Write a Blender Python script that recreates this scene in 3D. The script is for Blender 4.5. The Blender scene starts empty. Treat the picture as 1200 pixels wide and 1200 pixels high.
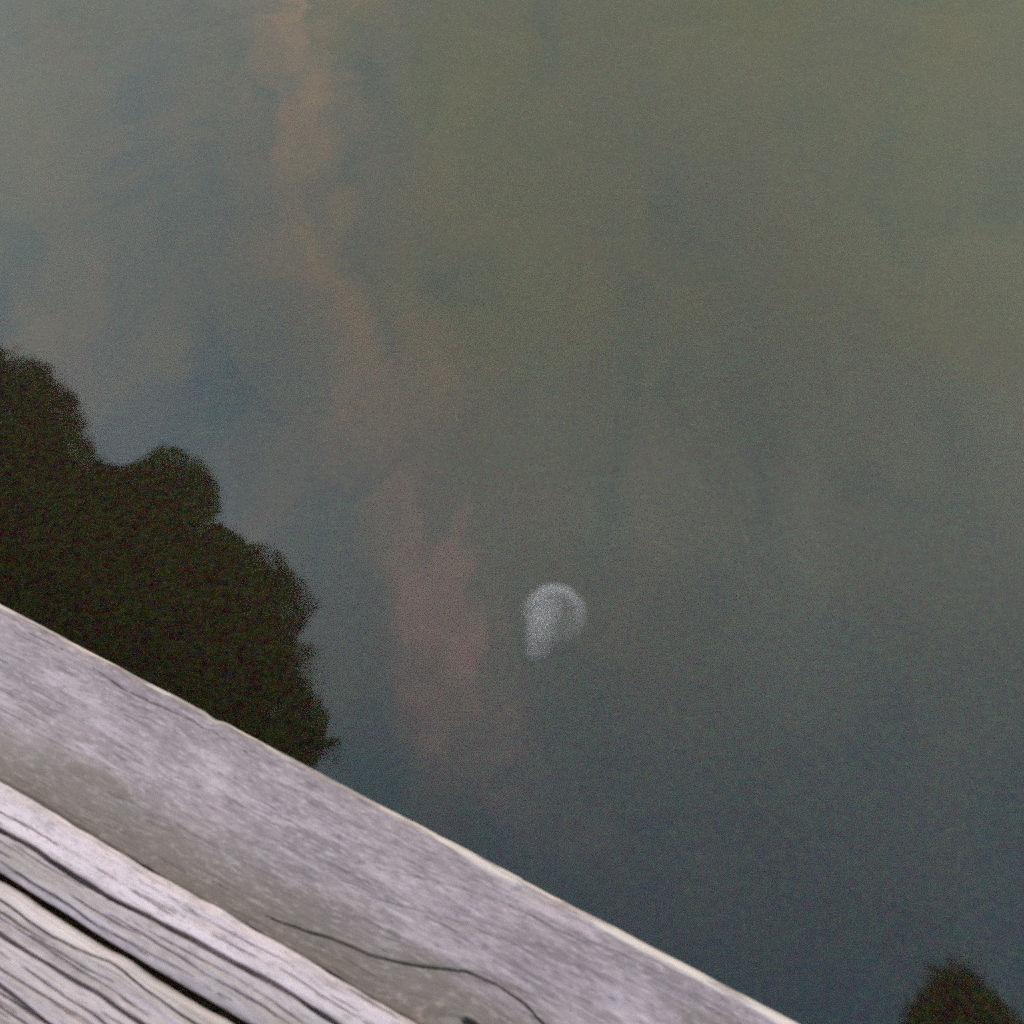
import bpy, math, random
import numpy as np
from mathutils import Vector, Matrix

scene = bpy.context.scene
COL = scene.collection
R = math.radians

# ------------------------------------------------------------------ camera
DECK_Z = 0.50                      # top of the dock's edge board above the water (water surface z = 0)
CAM_Z = DECK_Z + 1.15
cam_data = bpy.data.cameras.new('camera')
cam = bpy.data.objects.new('camera', cam_data)
COL.objects.link(cam)
cam.location = (0, 0, CAM_Z)
cam.rotation_euler = (R(90 - 55), 0, 0)
cam_data.sensor_width = 36
cam_data.lens = 36 * 1300 / 1200
cam_data.clip_start = 0.02
cam_data.clip_end = 3000
cam_data.dof.use_dof = True
cam_data.dof.focus_distance = 1.9
cam_data.dof.aperture_fstop = 5.0
scene.camera = cam

# ------------------------------------------------------------------ light
SUN_EL, SUN_AZ = R(26), R(-72)      # azimuth from +Y towards +X
sun_data = bpy.data.lights.new('sun', 'SUN')
sun_data.energy = 0.5
sun_data.angle = R(16)
sun_data.color = (1.0, 0.93, 0.86)
sun = bpy.data.objects.new('sun', sun_data)
COL.objects.link(sun)
sdir = Vector((math.sin(SUN_AZ) * math.cos(SUN_EL), math.cos(SUN_AZ) * math.cos(SUN_EL), math.sin(SUN_EL)))
sun.rotation_euler = sdir.to_track_quat('Z', 'Y').to_euler()
sun.location = sdir * 60

scene.view_settings.view_transform = 'Standard'
scene.view_settings.look = 'None'
scene.view_settings.exposure = 3.0
scene.view_settings.gamma = 1.0
scene.view_settings.use_curve_mapping = False
scene.render.engine = 'CYCLES'
scene.cycles.use_denoising = False
scene.cycles.use_adaptive_sampling = False
scene.cycles.max_bounces = 10
scene.cycles.volume_bounces = 2
scene.cycles.transparent_max_bounces = 24
scene.cycles.sample_clamp_indirect = 6
scene.render.filter_size = 4.4


# node helpers
class NT:
    def __init__(self, tree):
        self.t = tree
        tree.nodes.clear()

    def n(self, typ, **kw):
        nd = self.t.nodes.new(typ)
        for k, v in kw.items():
            setattr(nd, k, v)
        return nd

    def put(self, sock, v):
        if isinstance(v, bpy.types.NodeSocket):
            self.t.links.new(v, sock)
        elif v is not None:
            sock.default_value = v

    def math(self, op, a, b=None, c=None, clamp=False):
        nd = self.n('ShaderNodeMath', operation=op, use_clamp=clamp)
        self.put(nd.inputs[0], a)
        self.put(nd.inputs[1], b)
        self.put(nd.inputs[2], c)
        return nd.outputs[0]

    def mix(self, f, a, b, blend='MIX'):
        nd = self.n('ShaderNodeMix', data_type='RGBA', blend_type=blend)
        self.put(nd.inputs[0], f)
        self.put(nd.inputs[6], a)
        self.put(nd.inputs[7], b)
        return nd.outputs[2]

    def xyz(self, x, y, z=0.0):
        nd = self.n('ShaderNodeCombineXYZ')
        self.put(nd.inputs[0], x)
        self.put(nd.inputs[1], y)
        self.put(nd.inputs[2], z)
        return nd.outputs[0]

    def noise(self, vec, scale, detail=4.0, rough=0.5, dist=0.0):
        nd = self.n('ShaderNodeTexNoise')
        self.put(nd.inputs['Vector'], vec)
        nd.inputs['Scale'].default_value = scale
        nd.inputs['Detail'].default_value = detail
        nd.inputs['Roughness'].default_value = rough
        nd.inputs['Distortion'].default_value = dist
        return nd.outputs['Fac']

    def ramp(self, v, lo, hi, a=0.0, b=1.0):
        nd = self.n('ShaderNodeMapRange', interpolation_type='SMOOTHSTEP')
        self.put(nd.inputs[0], v)
        for i, q in enumerate((lo, hi, a, b)):
            nd.inputs[i + 1].default_value = q
        return nd.outputs[0]

    def attr(self, name):
        return self.n('ShaderNodeAttribute', attribute_name=name)


# ------------------------------------------------------------------ sky: dusk, thin rosy cloud drifting over blue
world = bpy.data.worlds.new('World')
scene.world = world
world.use_nodes = True
w = NT(world.node_tree)
sky = w.n('ShaderNodeTexSky', sky_type='NISHITA', sun_disc=False, sun_elevation=SUN_EL, sun_rotation=SUN_AZ,
          altitude=0, air_density=1.0, dust_density=2.0, ozone_density=1.5)
tc = w.n('ShaderNodeTexCoord')
sep = w.n('ShaderNodeSeparateXYZ')
w.put(sep.inputs[0], tc.outputs['Generated'])
zc = w.math('MAXIMUM', sep.outputs[2], 0.06)
sx = w.math('DIVIDE', sep.outputs[0], zc)
sy = w.math('DIVIDE', sep.outputs[1], zc)
vec = w.xyz(sx, sy, 0.0)
# a long ragged cloud lane across the sky: its axis wanders with distance
crv = w.n('ShaderNodeFloatCurve')
pts = [(0.285, 0.076), (0.448, -0.046), (0.531, -0.061), (0.655, -0.11), (0.796, -0.147), (0.929, -0.156),
       (1.11, -0.255), (1.381, -0.285), (1.716, -0.333)]
cm = crv.mapping.curves[0]
while len(cm.points) > 2:
    cm.points.remove(cm.points[1])
cm.points[0].location = (0.0, 0.62)
cm.points[1].location = (1.0, 0.10)
for a, b in pts:
    cm.points.new(a / 2.0, b + 0.5)
crv.mapping.update()
w.put(crv.inputs[1], w.math('DIVIDE', sy, 2.0, clamp=True))
lane_x = w.math('SUBTRACT', crv.outputs[0], 0.5)
stretch = w.xyz(w.math('MULTIPLY', sx, 2.4), w.math('MULTIPLY', sy, 0.9), 0.0)     # streets of cloud drawn out along the lane
wob = w.noise(stretch, 2.6, 5.0, 0.62)
off = w.math('ADD', w.math('SUBTRACT', sx, lane_x), w.math('MULTIPLY', w.math('SUBTRACT', wob, 0.5), 0.34))
wid = w.math('ADD', 0.034, w.math('MULTIPLY', sy, 0.038))
q = w.math('DIVIDE', off, wid)
lane = w.math('POWER', 2.718, w.math('MULTIPLY', w.math('MULTIPLY', q, q), -1.0))
lane = w.math('MULTIPLY', lane, w.ramp(w.noise(stretch, 6.5, 6.0, 0.72, 0.6), 0.38, 0.62, 0.12, 1.0))
lane = w.math('MULTIPLY', lane, w.ramp(sy, 0.20, 0.58))
veil = w.ramp(w.noise(stretch, 1.5, 5.0, 0.55, 0.4), 0.34, 0.70)
hue_n = w.noise(w.xyz(w.math('MULTIPLY', sx, 2.6), w.math('ADD', w.math('MULTIPLY', sy, 1.1), 4.7), 2.0), 2.6, 6.0, 0.68, 0.9)
cr = w.n('ShaderNodeValToRGB')
w.put(cr.inputs[0], w.math('DIVIDE', sy, 2.0, clamp=True))
el = cr.color_ramp.elements
el[0].position, el[0].color = 0.10, (1.45, 2.45, 3.45, 1)
el[1].position, el[1].color = 0.85, (2.1, 2.2, 1.4, 1)
for p_, c_ in ((0.20, (2.45, 3.4, 3.95, 1)), (0.34, (4.5, 5.05, 4.6, 1)), (0.50, (3.9, 4.15, 3.15, 1))):
    e_ = el.new(p_)
    e_.color = c_
SKY_VEIL = w.mix(w.math('MULTIPLY', w.ramp(w.math('MULTIPLY', sx, -1.0), 0.0, 0.45), w.ramp(sy, 0.25, 0.6)), cr.outputs[0], w.mix(1.0, cr.outputs[0], (0.98, 1.02, 1.30, 1), 'MULTIPLY'))
SKY_VEIL = w.mix(w.math('MULTIPLY', w.ramp(hue_n, 0.50, 0.66), w.ramp(sx, -0.1, 0.35, 0.6, 0.25)), SKY_VEIL, w.mix(1.0, SKY_VEIL, (1.34, 1.02, 0.97, 1), 'MULTIPLY'))
SKY_VEIL = w.mix(w.math('MULTIPLY', w.ramp(hue_n, 0.50, 0.34), w.ramp(sx, -0.1, 0.35, 0.95, 0.6)), SKY_VEIL, w.mix(1.0, SKY_VEIL, (0.68, 0.85, 0.98, 1), 'MULTIPLY'))
slant = w.xyz(w.math('MULTIPLY', w.math('ADD', w.math('MULTIPLY', sx, 0.9), w.math('MULTIPLY', sy, -0.35)), 5.0),
              w.math('MULTIPLY', w.math('ADD', w.math('MULTIPLY', sx, 0.4), w.math('MULTIPLY', sy, 0.9)), 1.6), 5.0)
sl_n = w.noise(slant, 1.6, 5.0, 0.6, 0.3)
left = w.ramp(sx, 0.05, -0.22)
SKY_VEIL = w.mix(w.math('MULTIPLY', w.ramp(sl_n, 0.50, 0.68), left), SKY_VEIL, w.mix(1.0, SKY_VEIL, (1.08, 1.06, 0.97, 1), 'MULTIPLY'))
SKY_VEIL = w.mix(w.math('MULTIPLY', w.ramp(sl_n, 0.50, 0.32), left), SKY_VEIL, w.mix(1.0, SKY_VEIL, (0.80, 0.94, 0.98, 1), 'MULTIPLY'))
c1 = w.mix(w.math('ADD', 0.74, w.math('MULTIPLY', veil, 0.22)), sky.outputs[0], SKY_VEIL)
c2 = w.mix(w.math('MULTIPLY', lane, 0.44), c1, w.mix(w.ramp(sy, 0.4, 1.3), (11.5, 6.8, 6.4, 1), (7.0, 4.4, 3.0, 1)))
bg = w.n('ShaderNodeBackground')
w.put(bg.inputs[0], c2)
bg.inputs[1].default_value = 0.12
wo = w.n('ShaderNodeOutputWorld')
w.put(wo.inputs[0], bg.outputs[0])


# ------------------------------------------------------------------ mesh helpers
def new_mat(name):
    m = bpy.data.materials.new(name)
    m.use_nodes = True
    return m, NT(m.node_tree)


def mesh_obj(name, verts, faces, mat=None, parent=None, smooth=True, attrs=None):
    me = bpy.data.meshes.new(name)
    me.from_pydata([tuple(map(float, v)) for v in verts], [], [tuple(map(int, f)) for f in faces])
    if attrs:
        for k, a in attrs.items():
            at = me.attributes.new(k, 'FLOAT', 'POINT')
            at.data.foreach_set('value', np.asarray(a, dtype=np.float32))
    if smooth:
        me.polygons.foreach_set('use_smooth', [True] * len(me.polygons))
    me.update()
    o = bpy.data.objects.new(name, me)
    COL.objects.link(o)
    if mat:
        me.materials.append(mat)
    if parent:
        o.parent = parent
    return o


def empty(name, loc=(0, 0, 0)):
    o = bpy.data.objects.new(name, None)
    o.empty_display_size = 0.1
    COL.objects.link(o)
    o.location = loc
    return o


def tag(o, label=None, cat=None, group=None, kind=None):
    for k, v in (('label', label), ('category', cat), ('group', group), ('kind', kind)):
        if v:
            o[k] = v
    return o


def vnoise(x, y, seed=0):
    """smooth value noise in 0..1"""
    xi = np.floor(x).astype(np.int64)
    yi = np.floor(y).astype(np.int64)
    xf, yf = x - xi, y - yi
    xf = xf * xf * (3 - 2 * xf)
    yf = yf * yf * (3 - 2 * yf)

    def h(a, b):
        n = (a * 374761393 + b * 668265263 + seed * 1442695041) & 0x7fffffff
        n = ((n ^ (n >> 13)) * 1274126177) & 0x7fffffff
        return ((n ^ (n >> 16)) & 0xffff) / 65535.0
    a = h(xi, yi) * (1 - xf) + h(xi + 1, yi) * xf
    b = h(xi, yi + 1) * (1 - xf) + h(xi + 1, yi + 1) * xf
    return a * (1 - yf) + b * yf


def fbm(x, y, seed=0, octv=3):
    s, a, t = 0.0, 1.0, 0.0
    for i in range(octv):
        s = s + a * vnoise(x * 2 ** i, y * 2 ** i, seed + i)
        t += a
        a *= 0.5
    return s / t


def seg_dist(U, V, poly):
    """distance to a polyline and the 0..1 place along it"""
    best = np.full(U.shape, 9.0)
    par = np.zeros(U.shape)
    n = len(poly) - 1
    for i in range(n):
        ax, ay = poly[i]
        bx, by = poly[i + 1]
        dx, dy = bx - ax, by - ay
        t = np.clip(((U - ax) * dx + (V - ay) * dy) / (dx * dx + dy * dy), 0, 1)
        d = np.hypot(U - ax - t * dx, V - ay - t * dy)
        k = d < best
        best = np.where(k, d, best)
        par = np.where(k, (i + t) / n, par)
    return best, par


def sstep(x, a, b):
    t = np.clip((x - a) / (b - a), 0, 1)
    return t * t * (3 - 2 * t)


# ------------------------------------------------------------------ materials
def wood_material():
    m, t = new_mat('weathered_wood')
    gu, gv = t.attr('grain_u').outputs['Fac'], t.attr('grain_v').outputs['Fac']
    bare, stain, pale = (t.attr(k).outputs['Fac'] for k in ('bare', 'stain', 'pale'))
    fib = t.noise(t.xyz(t.math('MULTIPLY', gu, 14.0), t.math('MULTIPLY', gv, 520.0), 0.3), 1.0, 4.0, 0.66)
    band = t.noise(t.xyz(t.math('MULTIPLY', gu, 3.0), t.math('MULTIPLY', gv, 150.0), 1.7), 1.0, 3.0, 0.55)
    blot = t.noise(t.xyz(t.math('MULTIPLY', gu, 22.0), t.math('MULTIPLY', gv, 80.0), 4.1), 1.0, 8.0, 0.78)
    speck = t.noise(t.xyz(t.math('MULTIPLY', gu, 70.0), t.math('MULTIPLY', gv, 300.0), 7.3), 1.0, 4.0, 0.72)
    big = t.noise(t.xyz(t.math('MULTIPLY', gu, 7.0), t.math('MULTIPLY', gv, 14.0), 2.2), 1.0, 4.0, 0.6)
    c = t.mix(t.ramp(big, 0.36, 0.64), (0.105, 0.068, 0.067, 1), (0.162, 0.105, 0.101, 1))
    c = t.mix(t.ramp(band, 0.35, 0.68, 0.0, 0.45), c, (0.194, 0.128, 0.125, 1))
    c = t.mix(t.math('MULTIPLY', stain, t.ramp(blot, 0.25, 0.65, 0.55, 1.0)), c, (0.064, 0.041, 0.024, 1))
    c = t.mix(t.math('MULTIPLY', pale, t.ramp(blot, 0.30, 0.62, 0.35, 1.0)), c, (0.388, 0.269, 0.273, 1))
    c = t.mix(t.ramp(blot, 0.50, 0.72, 0.0, 0.6), c, (0.253, 0.170, 0.163, 1))
    c = t.mix(t.ramp(blot, 0.48, 0.26, 0.0, 0.55), c, (0.075, 0.048, 0.045, 1))
    c = t.mix(t.ramp(speck, 0.50, 0.68, 0.0, 0.65), c, (0.302, 0.203, 0.195, 1))
    c = t.mix(t.ramp(speck, 0.48, 0.30, 0.0, 0.75), c, (0.054, 0.033, 0.033, 1))
    c = t.mix(t.ramp(fib, 0.46, 0.28, 0.0, 0.75), c, (0.046, 0.028, 0.027, 1))
    c = t.mix(t.ramp(fib, 0.55, 0.74, 0.0, 0.4), c, (0.312, 0.217, 0.207, 1))
    c = t.mix(t.math('MULTIPLY', bare, t.ramp(fib, 0.25, 0.6, 0.45, 1.0)), c, (0.413, 0.300, 0.255, 1))
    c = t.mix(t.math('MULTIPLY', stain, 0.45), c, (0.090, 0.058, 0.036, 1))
    bs = t.n('ShaderNodeBsdfPrincipled')
    t.put(bs.inputs['Base Color'], c)
    t.put(bs.inputs['Roughness'], t.ramp(speck, 0.2, 0.8, 0.55, 0.85))
    bs.inputs['Specular IOR Level'].default_value = 0.4
    bp = t.n('ShaderNodeBump')
    bp.inputs['Strength'].default_value = 0.6
    bp.inputs['Distance'].default_value = 0.0012
    t.put(bp.inputs['Height'], t.math('ADD', fib, t.math('MULTIPLY', speck, 0.45)))
    t.put(bs.inputs['Normal'], bp.outputs[0])
    o = t.n('ShaderNodeOutputMaterial')
    t.put(o.inputs[0], bs.outputs[0])
    return m


def simple_rough(name, ca, cb, scale, rough=0.9):
    m, t = new_mat(name)
    g = t.n('ShaderNodeTexCoord').outputs['Object']
    c = t.mix(t.ramp(t.noise(g, scale, 5.0, 0.6), 0.3, 0.7), ca, cb)
    bs = t.n('ShaderNodeBsdfPrincipled')
    t.put(bs.inputs['Base Color'], c)
    bs.inputs['Roughness'].default_value = rough
    bp = t.n('ShaderNodeBump')
    bp.inputs['Strength'].default_value = 0.5
    bp.inputs['Distance'].default_value = 0.01
    t.put(bp.inputs['Height'], t.noise(g, scale * 4, 4.0))
    t.put(bs.inputs['Normal'], bp.outputs[0])
    o = t.n('ShaderNodeOutputMaterial')
    t.put(o.inputs[0], bs.outputs[0])
    return m


def water_material():
    m, t = new_mat('pond_water')
    g = t.n('ShaderNodeTexCoord').outputs['Object']
    swell = t.noise(g, 3.2, 2.0, 0.45, 0.3)
    fine = t.noise(g, 11.0, 2.0, 0.5)
    bp = t.n('ShaderNodeBump')
    bp.inputs['Strength'].default_value = 1.0
    bp.inputs['Distance'].default_value = 1.0
    t.put(bp.inputs['Height'], t.math('ADD', t.math('MULTIPLY', swell, 0.0030), t.math('MULTIPLY', fine, 0.0002)))
    bs = t.n('ShaderNodeBsdfPrincipled')
    bs.inputs['Base Color'].default_value = (1, 1, 1, 1)
    bs.inputs['Transmission Weight'].default_value = 1.0
    bs.inputs['IOR'].default_value = 1.333
    bs.inputs['Roughness'].default_value = 0.05
    t.put(bs.inputs['Normal'], bp.outputs[0])
    sc = t.n('ShaderNodeVolumeScatter')
    sc.inputs['Color'].default_value = (0.40, 0.30, 0.12, 1)
    sc.inputs['Density'].default_value = 0.55
    ab = t.n('ShaderNodeVolumeAbsorption')
    ab.inputs['Color'].default_value = (0.30, 0.22, 0.05, 1)
    ab.inputs['Density'].default_value = 4.0
    add = t.n('ShaderNodeAddShader')
    t.put(add.inputs[0], sc.outputs[0])
    t.put(add.inputs[1], ab.outputs[0])
    o = t.n('ShaderNodeOutputMaterial')
    # added speckled diffuse layer: imitates camera grain and lifts the dark water tone
    nf = t.n('ShaderNodeTexNoise')
    t.put(nf.inputs['Vector'], g)
    nf.inputs['Scale'].default_value = 80.0
    nf.inputs['Detail'].default_value = 3.0
    vm = t.n('ShaderNodeVectorMath', operation='MULTIPLY_ADD')
    t.put(vm.inputs[0], nf.outputs['Color'])
    vm.inputs[1].default_value = (2.2, 2.2, 2.2)
    vm.inputs[2].default_value = (-0.6, -0.6, -0.6)
    grain_lift = t.n('ShaderNodeBsdfDiffuse')
    t.put(grain_lift.inputs['Color'], t.mix(1.0, (1.0, 0.72, 0.42, 1), vm.outputs[0], 'MULTIPLY'))
    mx = t.n('ShaderNodeMixShader')
    t.put(mx.inputs[0], t.ramp(t.noise(g, 130.0, 3.0, 0.6), 0.3, 0.7, 0.008, 0.021))
    t.put(mx.inputs[1], bs.outputs[0])
    t.put(mx.inputs[2], grain_lift.outputs[0])
    t.put(o.inputs['Surface'], mx.outputs[0])
    t.put(o.inputs['Volume'], add.outputs[0])
    return m


def jelly_material(name, col, amount):
    """milky flesh: see-through, thicker where the membrane is thicker (attribute dens)"""
    m, t = new_mat(name)
    g = t.n('ShaderNodeTexCoord').outputs['Object']
    f = t.math('MULTIPLY', t.attr('dens').outputs['Fac'], t.ramp(t.noise(g, 70.0, 3.0, 0.6), 0.25, 0.75, amount * 0.8, amount * 1.2))
    tr = t.n('ShaderNodeBsdfTransparent')
    di = t.n('ShaderNodeBsdfDiffuse')
    di.inputs['Color'].default_value = col
    tl = t.n('ShaderNodeBsdfTranslucent')
    tl.inputs['Color'].default_value = col
    ad = t.n('ShaderNodeMixShader')
    ad.inputs[0].default_value = 0.4
    t.put(ad.inputs[1], di.outputs[0])
    t.put(ad.inputs[2], tl.outputs[0])
    mx = t.n('ShaderNodeMixShader')
    t.put(mx.inputs[0], f)
    t.put(mx.inputs[1], tr.outputs[0])
    t.put(mx.inputs[2], ad.outputs[0])
    o = t.n('ShaderNodeOutputMaterial')
    t.put(o.inputs[0], mx.outputs[0])
    return m


def leaf_material(name, ca, cb):
    m, t = new_mat(name)
    g = t.n('ShaderNodeTexCoord').outputs['Object']
    c = t.mix(t.ramp(t.noise(g, 6.0, 3.0), 0.3, 0.7), ca, cb)
    di = t.n('ShaderNodeBsdfPrincipled')
    t.put(di.inputs['Base Color'], c)
    di.inputs['Roughness'].default_value = 0.6
    tl = t.n('ShaderNodeBsdfTranslucent')
    t.put(tl.inputs['Color'], c)
    mx = t.n('ShaderNodeMixShader')
    mx.inputs[0].default_value = 0.25
    t.put(mx.inputs[1], di.outputs[0])
    t.put(mx.inputs[2], tl.outputs[0])
    o = t.n('ShaderNodeOutputMaterial')
    t.put(o.inputs[0], mx.outputs[0])
    return m


M_WOOD = wood_material()
M_WATER = water_material()
M_BED = simple_rough('silt', (0.030, 0.026, 0.015, 1), (0.055, 0.045, 0.028, 1), 1.5)
M_BANK = simple_rough('bank_earth', (0.055, 0.062, 0.028, 1), (0.085, 0.075, 0.045, 1), 1.2)
M_BARK = simple_rough('bark', (0.045, 0.036, 0.028, 1), (0.10, 0.085, 0.068, 1), 14.0)
M_PILE = simple_rough('wet_pile', (0.05, 0.042, 0.034, 1), (0.13, 0.11, 0.095, 1), 9.0)
M_LEAF_A = leaf_material('leaf_dark', (0.040, 0.058, 0.020, 1), (0.070, 0.090, 0.030, 1))
M_LEAF_B = leaf_material('leaf_olive', (0.050, 0.058, 0.022, 1), (0.085, 0.085, 0.030, 1))

# ------------------------------------------------------------------ dock frame
# dock coordinates: u runs along the edge (towards the viewer's right), v goes inward from the water edge
ANG = R(-27.6)
DU = np.array([math.cos(ANG), math.sin(ANG)])
DN = np.array([-DU[1], DU[0]])              # outward, over the water
EDGE = 0.3132


def dock_xyz(u, v, z):
    u, v, z = np.broadcast_arrays(np.asarray(u, float), np.asarray(v, float), np.asarray(z, float))
    x = DU[0] * u + DN[0] * (EDGE - v)
    y = DU[1] * u + DN[1] * (EDGE - v)
    return np.stack([x, y, z], -1)


# ------------------------------------------------------------------ water, bed, bank
def build_setting():
    S = 700.0
    z0, z1 = -3.2, 0.0
    A_, B_ = -S * 0.55, S * 1.3
    v = [(x, y, z) for z in (z0, z1) for x, y in ((A_, -S), (B_, -S), (B_, S), (A_, S))]
    f = [(0, 3, 2, 1), (4, 5, 6, 7), (0, 1, 5, 4), (1, 2, 6, 5), (2, 3, 7, 6), (3, 0, 4, 7)]
    tag(mesh_obj('water', v, f, M_WATER, smooth=False), kind='structure')
    # silty bed under the water
    n = 60
    xs = np.sign(np.linspace(-1, 1, n)) * np.abs(np.linspace(-1, 1, n)) ** 3 * 650
    X, Y = np.meshgrid(xs, xs, indexing='ij')
    Z = -2.6 + 0.35 * fbm(X * 0.6 + 90, Y * 0.6 + 90, 5) - 0.2
    idx = np.arange(n * n).reshape(n, n)
    F = np.stack([idx[:-1, :-1], idx[1:, :-1], idx[1:, 1:], idx[:-1, 1:]], -1).reshape(-1, 4)
    tag(mesh_obj('seabed', np.stack([X, Y, Z], -1).reshape(-1, 3), F, M_BED), kind='structure')
    # earth bank behind the dock and curving round its far (left) end
    nu, nv = 90, 40
    us = np.linspace(-26, 22, nu)
    vs = np.concatenate([np.linspace(0, 3, 16), 3 + np.linspace(0.05, 1, nv - 16) ** 2 * 60])
    U, V = np.meshgrid(us, vs, indexing='ij')
    shore = 1.9 - 5.2 * sstep(-U, 4.6, 9.5) + 0.35 * (fbm(U * 0.5 + 40, U * 0 + 3.3, 8) - 0.5)
    VV = shore + V - 0.8
    Z = -1.1 + 1.75 * sstep(V, 0.0, 2.2) + 0.05 * np.maximum(V - 1.5, 0) + 0.16 * (fbm(U * 1.6 + 50, V * 1.6 + 50, 11) - 0.5)
    P = dock_xyz(U, VV, Z)
    idx = np.arange(nu * nv).reshape(nu, nv)
    F = np.stack([idx[:-1, :-1], idx[:-1, 1:], idx[1:, 1:], idx[1:, :-1]], -1).reshape(-1, 4)
    tag(mesh_obj('bank_ground', P.reshape(-1, 3), F, M_BANK), kind='structure')


build_setting()

# ------------------------------------------------------------------ dock
dock = empty('dock', (0, 0, 0))
tag(dock, 'weathered grey wooden dock with cracked splintered planks at the water edge', 'dock')
U_MIN, U_MAX = -4.6, 3.4


def plank(name, v0, v1, top, thick, seed, shape, du=0.004, dv=0.0007, fine=(-0.98, 0.42), label=None):
    """one board along u. shape(U, V) -> height offset, dict of attributes"""
    us = np.concatenate([np.linspace(U_MIN, fine[0], 30)[:-1], np.arange(fine[0], fine[1], du), np.linspace(fine[1], U_MAX, 25)])
    vs = np.linspace(v0, v1, max(6, int((v1 - v0) / dv)))
    U, V = np.meshgrid(us, vs, indexing='ij')
    H, A = shape(U, V)
    # ragged long edges
    r0 = (fbm(us * 22 + 70, us * 0 + seed, seed + 3) - 0.5) * {1: 0.0014, 3: 0.006}.get(seed, 0.0045)
    if seed == 1:                                   # chips out of the water edge
        r0 = r0 + 0.0055 * sstep(vnoise(us * 17 + 3.2, us * 0 + 6.5, 77), 0.74, 0.90) * (0.4 + 0.6 * vnoise(us * 90, us * 0 + 1.5, 78))
    r1 = (fbm(us * 22 + 30, us * 0 + seed + 5, seed + 4) - 0.5) * 0.0035
    s = (V - v0) / (v1 - v0)
    Vg = V + r0[:, None] * (1 - s) + r1[:, None] * s
    top_pts = dock_xyz(U, Vg, top + H)
    nu, nv = U.shape
    bot0 = dock_xyz(us, v0 + r0, np.full(nu, top - thick))
    bot1 = dock_xyz(us, v1 + r1, np.full(nu, top - thick))
    pts = np.concatenate([top_pts, bot1[:, None], bot0[:, None]], 1)
    n2 = nv + 2
    idx = np.arange(nu * n2).reshape(nu, n2)
    a = idx[:-1]
    b = idx[1:]
    j = np.arange(n2)
    jn = (j + 1) % n2
    F = np.stack([a[:, j], b[:, j], b[:, jn], a[:, jn]], -1).reshape(-1, 4)
    faces = F.tolist() + [list(idx[0]), list(idx[-1][::-1])]
    at = {}
    for k in ('grain_u', 'grain_v', 'bare', 'stain', 'pale'):
        arr = np.broadcast_to(A.get(k, 0.0), U.shape)
        at[k] = np.concatenate([arr, arr[:, -1:], arr[:, :1]], 1).reshape(-1)
    o = mesh_obj(name, pts.reshape(-1, 3), faces, M_WOOD, dock, attrs=at)
    if label:
        o['label'] = label
    return o


def fibre(gu, gv, seed, amp):
    """raised grain: long thin ridges"""
    return amp * (1.2 * (fbm(gu * 9, gv * 460, seed, 2) - 0.5) + 0.35 * (fbm(gu * 3.5, gv * 120, seed + 9, 2) - 0.5))


def crack(U, V, poly, width, depth, seed, taper=(0.12, 0.12)):
    wob = (fbm(U * 30 + 9, V * 0 + seed, seed, 4) - 0.5) * 0.0014
    d, p = seg_dist(U, V + wob, poly)
    wd = width * sstep(p, -0.02, taper[0]) * sstep(1 - p, -0.02, taper[1]) * (0.6 + 0.8 * vnoise(U * 35, V * 0 + 2.5, seed))
    if width < 0.0011:                              # hairlines come and go
        wd = wd * sstep(vnoise(U * 18 + 4, V * 0 + seed * 1.7, seed + 5), 0.12, 0.45)
    k = np.clip(1 - d / np.maximum(wd, 1e-5), 0, 1)
    return -depth * np.minimum(k * 2.0, 1.0), k


def hairlines(U, V, seed, n, v0, v1, wr, dr, slope=0.0):
    """many short fine splits along the grain"""
    rnd = random.Random(seed)
    H = 0
    for i in range(n):
        u0, L, va = rnd.uniform(-0.92, 0.2), rnd.uniform(0.03, 0.15), rnd.uniform(v0, v1)
        k = rnd.uniform(-0.04, 0.04) + slope
        poly = [(u0, va), (u0 + L * 0.5, va + k * L * 0.5 + rnd.uniform(-0.0006, 0.0006)), (u0 + L, va + k * L)]
        H = H + crack(U, V, poly, rnd.uniform(*wr), rnd.uniform(*dr), seed + i, (0.4, 0.4))[0]
    return H


KNOT = (-0.130, 0.152)


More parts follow.
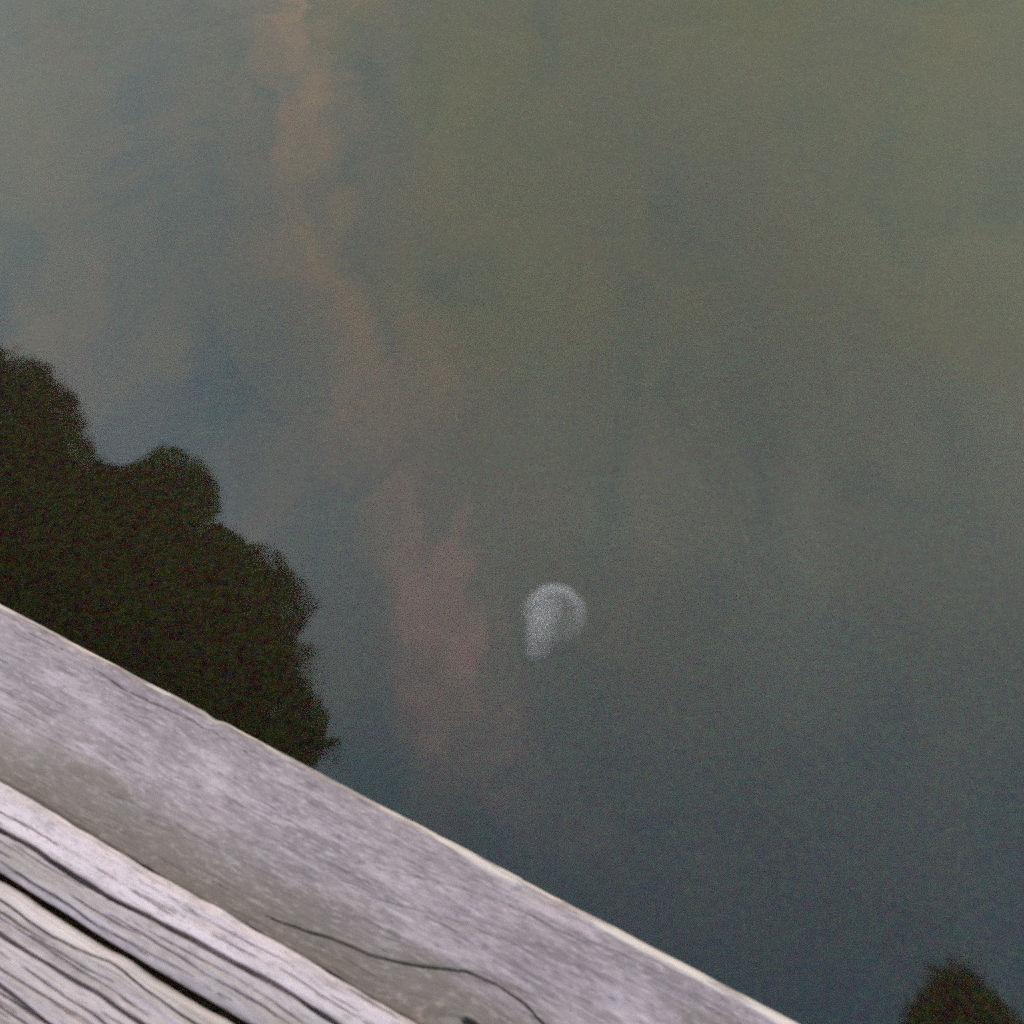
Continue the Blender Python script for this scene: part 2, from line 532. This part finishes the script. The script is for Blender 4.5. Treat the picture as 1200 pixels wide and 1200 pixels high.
def shape_edge(U, V):
    # grain flows round the knot
    ku, kv = (U - KNOT[0]) / 0.055, (V - KNOT[1]) / 0.026
    r2 = ku * ku + kv * kv + 1e-6
    push = 1.0 / (1 + 0.55 * r2)
    gv = V + np.sign(-(V - KNOT[1] + 1e-9)) * 0
    gv = V + 0.028 * push * sstep(KNOT[1] + 0.03 - V, 0.0, 0.05) + 0.0030 * np.sin(U * 9 + V * 20) + 0.004 * (fbm(U * 4 + 20, V * 9 + 20, 3) - 0.5)
    inside = sstep(0.75 - np.sqrt(r2), 0, 0.6)
    gu = U
    H = fibre(gu + 5, gv + 5, 21, 0.0011) + 0.0020 * (fbm(U * 7 + 30, V * 22 + 30, 2) - 0.5)
    # worn, rounded water edge with a bare arris that comes and goes
    e = np.clip(V, 0, 1)
    wear = 0.009 + 0.002 * (fbm(U * 9 + 11, V * 0 + 1.1, 31) - 0.3)
    H = H - 0.009 * np.clip(1 - e / wear, 0, 1) ** 1.8
    # dished towards the inner side
    H = H - 0.0055 * sstep(V, 0.105, 0.171)
    bare_w = 0.0058 + 0.009 * (fbm(U * 10 + 3, V * 0 + 4.4, 41) - 0.5) + 0.011 * sstep(U, -0.28, -0.22) * sstep(-U, 0.145, 0.155) * np.clip((U + 0.28) / 0.13, 0, 1)
    bare_w = bare_w + 0.010 * sstep(U, -0.10, -0.04) * (0.6 + 0.5 * vnoise(U * 30, V * 0, 5))
    bare = 1 - sstep(e, bare_w * 0.55, bare_w * 1.1)
    bare = bare * (0.30 + 0.70 * sstep(fbm(U * 26 + 8, V * 160, 47), 0.38, 0.62))
    # splinter step where a sliver has come off
    H = H - 0.003 * sstep(U, -0.153, -0.150) * (1 - sstep(e, 0.012, 0.018)) * sstep(-U, 0.10, 0.13)
    dark = 0
    for i, (poly, wd, dp) in enumerate([
        ([(-0.95, 0.021), (-0.8223, 0.0178), (-0.7299, 0.0141), (-0.6535, 0.0221), (-0.597, 0.02), (-0.5378, 0.0169), (-0.4758, 0.0198)], 0.0010, 0.003),
        ([(-0.3708, 0.1564), (-0.3302, 0.1493), (-0.2908, 0.1426), (-0.2507, 0.1381), (-0.1975, 0.1239), (-0.1565, 0.1078), (-0.125, 0.1047), (-0.0958, 0.1069), (-0.0721, 0.1135), (-0.04, 0.128)], 0.0012, 0.007),
        ([(-0.30, 0.066), (-0.2332, 0.0469), (-0.1629, 0.0334), (-0.10, 0.030)], 0.0009, 0.0012),
        ([(-0.29, 0.094), (-0.1973, 0.0713), (-0.12, 0.063)], 0.0009, 0.0012),
        ([(-0.62, 0.128), (-0.50, 0.121), (-0.40, 0.118)], 0.0008, 0.0008),
        ([(-0.45, 0.060), (-0.36, 0.055), (-0.27, 0.043)], 0.0008, 0.0008),
        ([(-0.80, 0.090), (-0.66, 0.083), (-0.55, 0.086)], 0.0008, 0.0008),
        ([(-0.140, 0.1480), (-0.128, 0.1460), (-0.114, 0.1500)], 0.0050, 0.010),
    ]):
        h, k = crack(U, V, poly, wd, dp, 60 + i)
        H = H + h
    H = H + hairlines(U, V, 500, 40, 0.012, 0.165, (0.0005, 0.0009), (0.0006, 0.0016), -0.06)
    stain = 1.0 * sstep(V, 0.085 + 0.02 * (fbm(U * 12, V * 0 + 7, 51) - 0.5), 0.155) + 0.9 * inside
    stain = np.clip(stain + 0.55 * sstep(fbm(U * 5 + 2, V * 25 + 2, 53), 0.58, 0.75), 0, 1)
    pale = 0.35 * sstep(fbm(U * 14 + 4, V * 60 + 6, 57, 5), 0.48, 0.72) * (1 - stain)
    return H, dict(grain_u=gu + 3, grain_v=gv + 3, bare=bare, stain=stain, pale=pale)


def shape_second(U, V):
    v0, v1 = 0.1725, 0.2465
    gv = V + 0.0006 * np.sin(U * 7) + 0.0012 * (fbm(U * 4 + 60, V * 12 + 6, 13) - 0.5)
    H = fibre(U * 0.6 + 8, gv + 8, 121, 0.0020) + 0.003 * (fbm(U * 9 + 3, V * 30 + 3, 17) - 0.5)
    s = np.clip((V - v0) / 0.012, 0, 1)
    H = H - 0.006 * (1 - s) ** 2 * (0.6 + 0.9 * vnoise(U * 40, V * 0 + 1, 19))
    H = H - 0.007 * (1 - np.clip((v1 - V) / 0.010, 0, 1)) ** 2
    c1 = [(-1.2, 0.218), (-0.6602, 0.2139), (-0.6118, 0.212), (-0.5602, 0.2139), (-0.5122, 0.2141), (-0.468, 0.211), (-0.4222, 0.2095),
          (-0.3782, 0.2084), (-0.335, 0.2074), (-0.292, 0.206), (-0.2488, 0.2075), (0.1, 0.21)]
    H = H + crack(U, V, c1, 0.0026, 0.020, 71, (0.05, 0.05))[0]
    for i, (poly, wd, dp) in enumerate([
        ([(-0.75, 0.200), (-0.60, 0.197), (-0.47, 0.199)], 0.0008, 0.004),
        ([(-0.50, 0.186), (-0.40, 0.187), (-0.30, 0.184)], 0.0007, 0.003),
        ([(-0.40, 0.197), (-0.30, 0.192), (-0.18, 0.195)], 0.0008, 0.004),
        ([(-0.70, 0.230), (-0.55, 0.232), (-0.42, 0.228)], 0.0009, 0.005),
        ([(-0.45, 0.222), (-0.36, 0.219), (-0.26, 0.222)], 0.0008, 0.004),
        ([(-0.62, 0.238), (-0.50, 0.241), (-0.38, 0.236)], 0.0011, 0.004)]):
        H = H + crack(U, V, poly, wd, dp, 80 + i)[0]
    H = H + hairlines(U, V, 300, 46, 0.176, 0.243, (0.0006, 0.0012), (0.002, 0.005))
    pale = (1 - sstep(V, 0.204, 0.212)) * (0.55 + 0.6 * sstep(fbm(U * 9 + 3, V * 30 + 3, 85), 0.3, 0.65))
    pale = np.clip(pale + 0.25, 0, 1)
    stain = 0.5 * sstep(V, 0.212, 0.224) * sstep(fbm(U * 8 + 5, V * 40 + 5, 86), 0.35, 0.65)
    # a dark cross-grain smear over the crack
    sm = np.exp(-((U + 0.447 + (V - 0.2) * 0.35) / 0.006) ** 2) * sstep(V, 0.188, 0.196) * (1 - sstep(V, 0.214, 0.226))
    stain = np.clip(stain + 0.75 * sm * sstep(fbm(U * 200, V * 200, 87), 0.3, 0.6), 0, 1)
    return H, dict(grain_u=U + 11, grain_v=gv + 11, bare=0.24, stain=stain, pale=pale)


def shape_third(U, V):
    v0 = 0.2535
    gv = V + 0.0006 * np.sin(U * 6 + 1) + 0.0012 * (fbm(U * 4 + 80, V * 12 + 8, 113) - 0.5)
    H = fibre(U * 0.6 + 12, gv + 12, 221, 0.0030) + 0.003 * (fbm(U * 9 + 7, V * 30 + 7, 117) - 0.5)
    H = H - 0.008 * (1 - np.clip((V - v0) / 0.012, 0, 1)) ** 2
    for i, (poly, wd, dp) in enumerate([
        ([(-0.9, 0.272), (-0.6099, 0.269), (-0.5358, 0.2707), (-0.4712, 0.2642), (-0.3773, 0.2687), (-0.2, 0.27)], 0.0012, 0.008),
        ([(-0.9, 0.296), (-0.5871, 0.2938), (-0.4937, 0.2921), (-0.4117, 0.2927), (-0.2, 0.295)], 0.0020, 0.012),
        ([(-0.9, 0.325), (-0.5558, 0.3281), (-0.4906, 0.3339), (-0.3, 0.335)], 0.0018, 0.010),
        ([(-0.7, 0.283), (-0.55, 0.281), (-0.40, 0.284)], 0.0009, 0.005),
        ([(-0.7, 0.308), (-0.55, 0.306), (-0.40, 0.310)], 0.0010, 0.006),
        ([(-0.7, 0.316), (-0.55, 0.3175), (-0.42, 0.315)], 0.0012, 0.005),
        ([(-0.7, 0.345), (-0.55, 0.343), (-0.42, 0.347)], 0.0010, 0.006)]):
        H = H + crack(U, V, poly, wd, dp, 130 + i)[0]
    H = H + hairlines(U, V, 400, 60, 0.258, 0.36, (0.0006, 0.0014), (0.003, 0.006))
    bare = np.clip(0.40 * (1 - sstep(V, 0.262, 0.280)) + 0.42, 0, 1) * (0.6 + 0.5 * fbm(U * 9, V * 60, 141))
    pale = 0.65 * sstep(fbm(U * 6 + 9, V * 50 + 9, 143), 0.4, 0.65)
    stain = 0.55 * sstep(fbm(U * 6 + 29, V * 45 + 9, 147), 0.5, 0.7)
    return H, dict(grain_u=U + 17, grain_v=gv + 17, bare=bare, stain=stain, pale=pale)


def shape_plain(seed):
    def fn(U, V):
        gv = V + 0.003 * np.sin(U * 5 + seed) + 0.004 * (fbm(U * 3 + 60, V * 9 + 6, seed) - 0.5)
        H = fibre(U + seed, gv + 8, seed + 1, 0.002)
        return H, dict(grain_u=U + seed * 2.3, grain_v=gv + seed, bare=0.05, stain=0.3 * fbm(U * 5, V * 9, seed + 2), pale=0.4 * fbm(U * 7 + 3, V * 20, seed + 5))
    return fn


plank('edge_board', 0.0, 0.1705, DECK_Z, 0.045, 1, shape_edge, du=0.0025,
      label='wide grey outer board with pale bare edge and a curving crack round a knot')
plank('plank', 0.1725, 0.2465, DECK_Z + 0.011, 0.05, 2, shape_second, label='narrow bleached plank split along its middle')
plank('plank', 0.2535, 0.398, DECK_Z + 0.010, 0.05, 3, shape_third, label='deeply grooved plank below the wide black gap')
vv = 0.406
for i in range(8):
    plank('plank', vv, vv + 0.135, DECK_Z + 0.008 + 0.002 * ((i * 7) % 3 - 1), 0.04, 10 + i, shape_plain(10 + i), du=0.05, dv=0.006)
    vv += 0.135 + 0.007


def box(name, u0, u1, v0, v1, z0, z1, mat, parent):
    c = [(u0, v0), (u1, v0), (u1, v1), (u0, v1)]
    P = [tuple(dock_xyz(a, b, z0)) for a, b in c] + [tuple(dock_xyz(a, b, z1)) for a, b in c]
    F = [(0, 1, 2, 3), (7, 6, 5, 4), (0, 4, 5, 1), (1, 5, 6, 2), (2, 6, 7, 3), (3, 7, 4, 0)]
    return mesh_obj(name, P, F, mat, parent, smooth=False)


for v0 in (0.03, 0.72, 1.38):
    box('stringer', U_MIN + 0.04, U_MAX - 0.04, v0, v0 + 0.09, DECK_Z - 0.215, DECK_Z - 0.056, M_PILE, dock)
for u0 in (-3.9, -2.1, 1.1, 2.9):
    box('cross_beam', u0 - 0.06, u0 + 0.06, 0.05, 1.46, DECK_Z - 0.34, DECK_Z - 0.217, M_PILE, dock)
    for v0 in (0.16, 1.34):
        n, rad = 14, 0.09
        P, F = [], []
        for k, (z, rr) in enumerate([(DECK_Z - 0.342, rad), (-0.2, rad * 1.04), (-1.4, rad * 1.1), (-2.75, rad * 1.12)]):
            for a in range(n):
                th = a / n * math.tau
                P.append(tuple(dock_xyz(u0 + rr * math.cos(th), v0 + rr * math.sin(th), z)))
        for k in range(3):
            for a in range(n):
                F.append((k * n + a, k * n + (a + 1) % n, (k + 1) * n + (a + 1) % n, (k + 1) * n + a))
        F.append(tuple(range(n - 1, -1, -1)))
        mesh_obj('pile', P, F, M_PILE, dock)


# ------------------------------------------------------------------ jellyfish
def build_jellyfish():
    M_BELL = jelly_material('jelly_bell', (0.72, 0.60, 0.64, 1), 0.40)
    M_GON = jelly_material('jelly_gonad', (0.55, 0.48, 0.53, 1), 0.13)
    M_ARM = jelly_material('jelly_arm', (0.70, 0.59, 0.60, 1), 0.29)
    M_TEN = jelly_material('jelly_tentacle', (0.35, 0.35, 0.33, 1), 0.18)
    root = empty('jellyfish', (0.074, 0.968, -0.060))
    tag(root, 'small pale translucent jellyfish drifting just under the dark water', 'jellyfish')
    root.rotation_euler = (R(20), R(6), 0)
    rad, hgt = 0.061, 0.026
    nr, na = 28, 96
    P, F, D = [], [], []
    # bell: closed shell, outer dome and inner hollow; the flesh is thickest in a crescent along the far margin
    for rr, hh, z0 in ((rad, hgt, 0.0), (rad * 0.96, hgt * 0.55, -0.001)):
        for i in range(nr + 1):
            t = i / nr * math.pi / 2
            for a in range(na):
                th = a / na * math.tau
                r = rr * math.sin(t) * (1 + 0.03 * abs(math.sin(th * 4)) * math.sin(t) ** 6)
                P.append((r * math.cos(th), r * math.sin(th), z0 + hh * max(math.cos(t), 0) ** 1.2))
                q = math.sin(t)
                side = 0.5 + 0.5 * math.cos(th - R(72))
                cres = math.exp(-((q - 0.78) / 0.20) ** 2) * side ** 1.2
                edge = 1 - max(0.0, (q - 0.80) / 0.20) ** 1.3
                D.append(max(0.0, (0.17 + 0.04 * math.sin(th * 16) * q + 0.58 * cres) * edge))
    o2 = (nr + 1) * na
    for i in range(nr):
        for a in range(na):
            b = (a + 1) % na
            F.append((i * na + a, (i + 1) * na + a, (i + 1) * na + b, i * na + b))
            F.append((o2 + i * na + a, o2 + i * na + b, o2 + (i + 1) * na + b, o2 + (i + 1) * na + a))
    for a in range(na):
        b = (a + 1) % na
        F.append((nr * na + a, o2 + nr * na + a, o2 + nr * na + b, nr * na + b))
    mesh_obj('bell', P, F, M_BELL, root, attrs={'dens': D})

    def ribbon(name, path, half, mat, thick=0.25, n=13):
        """lens-shaped closed strip that thins to nothing at its borders"""
        P, F, D = [], [], []
        path = [Vector(p) for p in path]
        m = len(path)
        for i, p in enumerate(path):
            t = (path[min(i + 1, m - 1)] - path[max(i - 1, 0)]).normalized()
            s = t.cross(Vector((0, 0, 1))).normalized()
            e = math.sin(math.pi * (i + 0.5) / m) ** 0.5
            for sgn in (1, -1):
                for k in range(n):
                    x = -1 + 2 * k / (n - 1)
                    P.append(p + s * x * half[i] + Vector((0, 0, sgn * thick * half[i] * (1 - x * x) + 0.0001 * sgn)))
                    D.append((1 - x * x) ** 1.8 * e)
        w2 = 2 * n
        for i in range(m - 1):
            A0, B0 = i * w2, (i + 1) * w2
            for k in range(n - 1):
                F.append((A0 + k, A0 + k + 1, B0 + k + 1, B0 + k))
                F.append((A0 + n + k, B0 + n + k, B0 + n + k + 1, A0 + n + k + 1))
            F.append((A0, B0, B0 + n, A0 + n))
            F.append((A0 + n - 1, A0 + w2 - 1, B0 + w2 - 1, B0 + n - 1))
        for A0, fl in ((0, 1), ((m - 1) * w2, -1)):
            F.append(tuple([A0 + k for k in range(n)] + [A0 + n + k for k in range(n - 1, -1, -1)])[::fl])
        return mesh_obj(name, P, F, mat, root, attrs={'dens': D})
    # four horseshoe gonads
    for g in range(4):
        a0 = R(35 + 90 * g)
        cx, cy = -0.012 + 0.015 * math.cos(a0), 0.008 + 0.015 * math.sin(a0)
        path = [(cx + 0.010 * math.cos(a0 + R(-140 + 280 * i / 16)), cy + 0.010 * math.sin(a0 + R(-140 + 280 * i / 16)), 0.008 + 0.0004 * g) for i in range(17)]
        ribbon('gonad', path, [0.0055] * 17, M_GON, 0.5)
    # oral arms: frilly ribbons trailing together from the mouth, out under the near side
    for g in range(4):
        ox = (-0.003, 0.006, 0.015, 0.023)[g]
        path, hw = [], []
        for i in range(20):
            s = i / 19
            path.append((-0.020 + ox * (1 - 0.35 * s) - 0.010 * math.sin(s * 2.6) + 0.006 * math.sin(s * 4 + g * 1.7) * s - 0.004 * s * s,
                         0.034 - 0.004 * g - (0.112, 0.118, 0.108, 0.098)[g] * s, -0.002 - 0.0025 * g - 0.012 * s))
            hw.append((0.025 - 0.003 * abs(g - 1.5)) * (0.70 + 0.45 * math.sin(math.pi * min(1, s * 1.1)) + 0.10 * math.sin(i * 1.9 + g)))
        ribbon('oral_arm', path, hw, M_ARM)
    # hair-fine tentacles round the margin
    rnd = random.Random(4)
    for g in range(28):
        a0 = g / 28 * math.tau + rnd.uniform(-0.05, 0.05)
        L = rnd.uniform(0.015, 0.035)
        path = [(rad * 0.97 * math.cos(a0) * (1 + 0.1 * s / 6) - 0.15 * L * s / 6, rad * 0.97 * math.sin(a0) * (1 + 0.1 * s / 6) - 0.5 * L * s / 6 + 0.002 * math.sin(s + g), -0.002 - L * 0.8 * s / 6) for s in range(7)]
        ribbon('tentacle', path, [0.0016 * (1 - 0.6 * s / 6) for s in range(7)], M_TEN, 0.5, 5)


build_jellyfish()


# ------------------------------------------------------------------ trees (behind and beside the viewer; the water mirrors their boughs)
def limb_mesh(name, path, r0, r1, mat, parent, n=9, seed=0):
    P, F = [], []
    path = [Vector(p) for p in path]
    m = len(path)
    for i, p in enumerate(path):
        t = (path[min(i + 1, m - 1)] - path[max(i - 1, 0)]).normalized()
        s = t.cross(Vector((0.31, 0.22, 0.93)) if abs(t.z) < 0.9 else Vector((1, 0.1, 0))).normalized()
        q = t.cross(s)
        r = r0 + (r1 - r0) * (i / (m - 1)) ** 0.8
        for a in range(n):
            th = a / n * math.tau
            k = r * (1 + 0.12 * math.sin(th * 3 + i * 0.7 + seed))
            P.append(p + s * math.cos(th) * k + q * math.sin(th) * k)
    for i in range(m - 1):
        for a in range(n):
            b = (a + 1) % n
            F.append((i * n + a, i * n + b, (i + 1) * n + b, (i + 1) * n + a))
    F.append(tuple(range(n - 1, -1, -1)))
    F.append(tuple(range((m - 1) * n, m * n)))
    return mesh_obj(name, P, F, mat, parent)


def bend(a, b, sag, n=9, seed=0):
    rnd = random.Random(seed)
    a, b = Vector(a), Vector(b)
    out = []
    for i in range(n):
        t = i / (n - 1)
        p = a.lerp(b, t)
        p.z += sag * math.sin(math.pi * t)
        if 0 < i < n - 1:
            p += Vector((rnd.uniform(-1, 1), rnd.uniform(-1, 1), rnd.uniform(-1, 1))) * 0.05
        out.append(p)
    return out


def crown_mesh(name, clumps, leaf, dens, mat, parent, seed):
    """leaf-sized faces spread through many ellipsoid clumps"""
    rs = np.random.RandomState(seed)
    Ps, base = [], 0
    for cx, cy, cz, r in clumps:
        n = int(dens * r * r)
        d = rs.normal(size=(n, 3))
        d /= np.linalg.norm(d, axis=1)[:, None]
        rad = r * rs.uniform(0.15, 1, n) ** 0.5
        lump = 1 + 0.10 * np.sin(d[:, 0] * 7 + cx * 3) * np.cos(d[:, 1] * 6 + cy * 5)
        c = np.array([cx, cy, cz]) + d * (rad * lump)[:, None] * np.array([1, 1, 0.85])
        ax = d * 0.5 + rs.normal(size=(n, 3)) * 0.6 + np.array([0, 0, -0.2])
        ax /= np.linalg.norm(ax, axis=1)[:, None]
        sd = np.cross(ax, rs.normal(size=(n, 3)))
        sd /= np.linalg.norm(sd, axis=1)[:, None]
        L = leaf * rs.uniform(0.7, 1.3, n)[:, None]
        up = np.cross(sd, ax) * L * 0.12
        q = np.stack([c - ax * L * 0.5, c + sd * L * 0.27 + up, c + ax * L * 0.55, c - sd * L * 0.27 + up], 1)
        Ps.append(q.reshape(-1, 3))
    P = np.concatenate(Ps)
    k = np.arange(len(P)).reshape(-1, 4)
    o = mesh_obj(name, P, k, mat, parent, smooth=False)
    o['kind'] = 'stuff'
    return o


def build_tree(name, label, base, fork, trunk_r, clumps, extra, leaf, dens, mat, seed):
    root = empty(name, base)
    tag(root, label, 'tree', 'trees on the bank')
    B = Vector(base)
    loc = lambda p: Vector(p) - B
    fork = Vector(fork)
    limb_mesh('trunk', bend((0, 0, -0.4), fork - B, 0.1, 10, seed), trunk_r, trunk_r * 0.62, M_BARK, root, 12, seed)
    for i, c in enumerate(extra):
        limb_mesh('limb', bend(fork - B - Vector((0, 0, 0.25 * (i % 3))), loc(c), 0.25, 11, seed + i), trunk_r * 0.42, 0.02, M_BARK, root, 8, i)
    crown_mesh('crown', [(*(Vector(c[:3]) - B), c[3]) for c in clumps], leaf, dens, mat, root, seed)
    return root


def grow(clumps, targets, seed, n, spread, rr):
    """fill out the crown between the trunk and its overhanging boughs"""
    rnd = random.Random(seed)
    out = list(clumps)
    for c, s in targets:
        for i in range(n):
            a = rnd.uniform(0, math.tau)
            d = s * math.sqrt(rnd.random())
            out.append((c[0] + d * math.cos(a), c[1] + d * math.sin(a), c[2] + rnd.uniform(-spread, spread), rnd.uniform(*rr)))
    return out


A = [(-3.40, 4.90, 4.20, 0.44), (-4.17, 5.35, 4.25, 0.54), (-2.24, 4.20, 4.20, 0.32), (-2.68, 3.90, 4.25, 0.41), (-1.63, 3.37, 4.20, 0.38),
     (-2.06, 3.46, 4.25, 0.42), (-1.42, 2.72, 4.20, 0.36), (-1.97, 2.83, 4.20, 0.44), (-2.76, 3.22, 4.25, 0.51), (-3.63, 4.10, 4.30, 0.60),
     (-1.22, 2.46, 4.20, 0.20), (-2.50, 4.28, 4.22, 0.20), (-1.75, 2.20, 4.30, 0.45), (-2.35, 2.30, 4.40, 0.50), (-2.9, 2.6, 4.5, 0.5),
     (-3.2, 3.5, 4.6, 0.6), (-1.55, 1.75, 4.4, 0.40), (-2.1, 1.7, 4.5, 0.5), (-2.82, 4.27, 4.3, 0.28), (-2.44, 4.03, 4.15, 0.36),
     (-1.94, 3.74, 4.3, 0.28), (-3.05, 4.23, 4.1, 0.44), (-2.49, 3.64, 4.4, 0.43), (-1.71, 3.1, 4.4, 0.41), (-3.03, 3.77, 4.3, 0.49),
     (-2.39, 3.05, 4.3, 0.46), (-1.33, 2.92, 4.15, 0.22), (-0.96, 2.44, 4.2, 0.07)]
A = grow(A, [((-4.6, 3.6, 5.2), 1.5), ((-5.8, 3.6, 5.6), 2.0)], 3, 16, 0.8, (0.5, 0.8))
build_tree('broadleaf_tree', 'dark broadleaf tree leaning over the water beyond the left end of the dock', (-7.2, 3.0, 0.55), (-6.4, 3.4, 3.2), 0.24, A,
           [(-1.8, 2.9, 4.25), (-2.5, 3.7, 4.25), (-3.7, 4.5, 4.25), (-2.2, 2.2, 4.4), (-4.6, 3.2, 5.6), (-6.2, 4.2, 5.9), (-6.8, 2.6, 6.0)], 0.06, 19000, M_LEAF_A, 5)
Bc = [(2.18, 1.19, 4.20, 0.15), (2.19, 1.13, 4.2, 0.17), (2.12, 1.06, 4.22, 0.17), (2.24, 1.04, 4.2, 0.19), (2.34, 0.98, 4.25, 0.17), (2.16, 0.92, 4.3, 0.29), (2.3, 0.3, 4.4, 0.42), (2.1, -0.2, 4.5, 0.5)]
Bc = grow(Bc, [((2.6, -1.4, 5.0), 0.9), ((3.0, -2.6, 5.4), 1.5), ((0.6, -1.9, 5.0), 1.2), ((1.6, -1.2, 4.8), 0.8), ((-0.8, -2.6, 5.2), 1.2)], 9, 16, 0.7, (0.45, 0.75))  # clumps above and behind the viewer added unseen, to cut skylight on the deck
build_tree('broadleaf_tree', 'olive leaved tree on the bank behind the dock, one bough reaching over the water, crown widened to shade the deck', (3.0, -3.6, 0.55), (3.0, -3.1, 3.2), 0.2, Bc,
           [(2.2, 0.6, 4.3), (0.5, -1.8, 5.0), (-0.8, -2.6, 5.2), (2.3, -0.4, 4.6), (2.4, -2.0, 5.2), (3.6, -2.6, 5.5), (3.0, -3.4, 5.9)], 0.055, 17000, M_LEAF_B, 8)
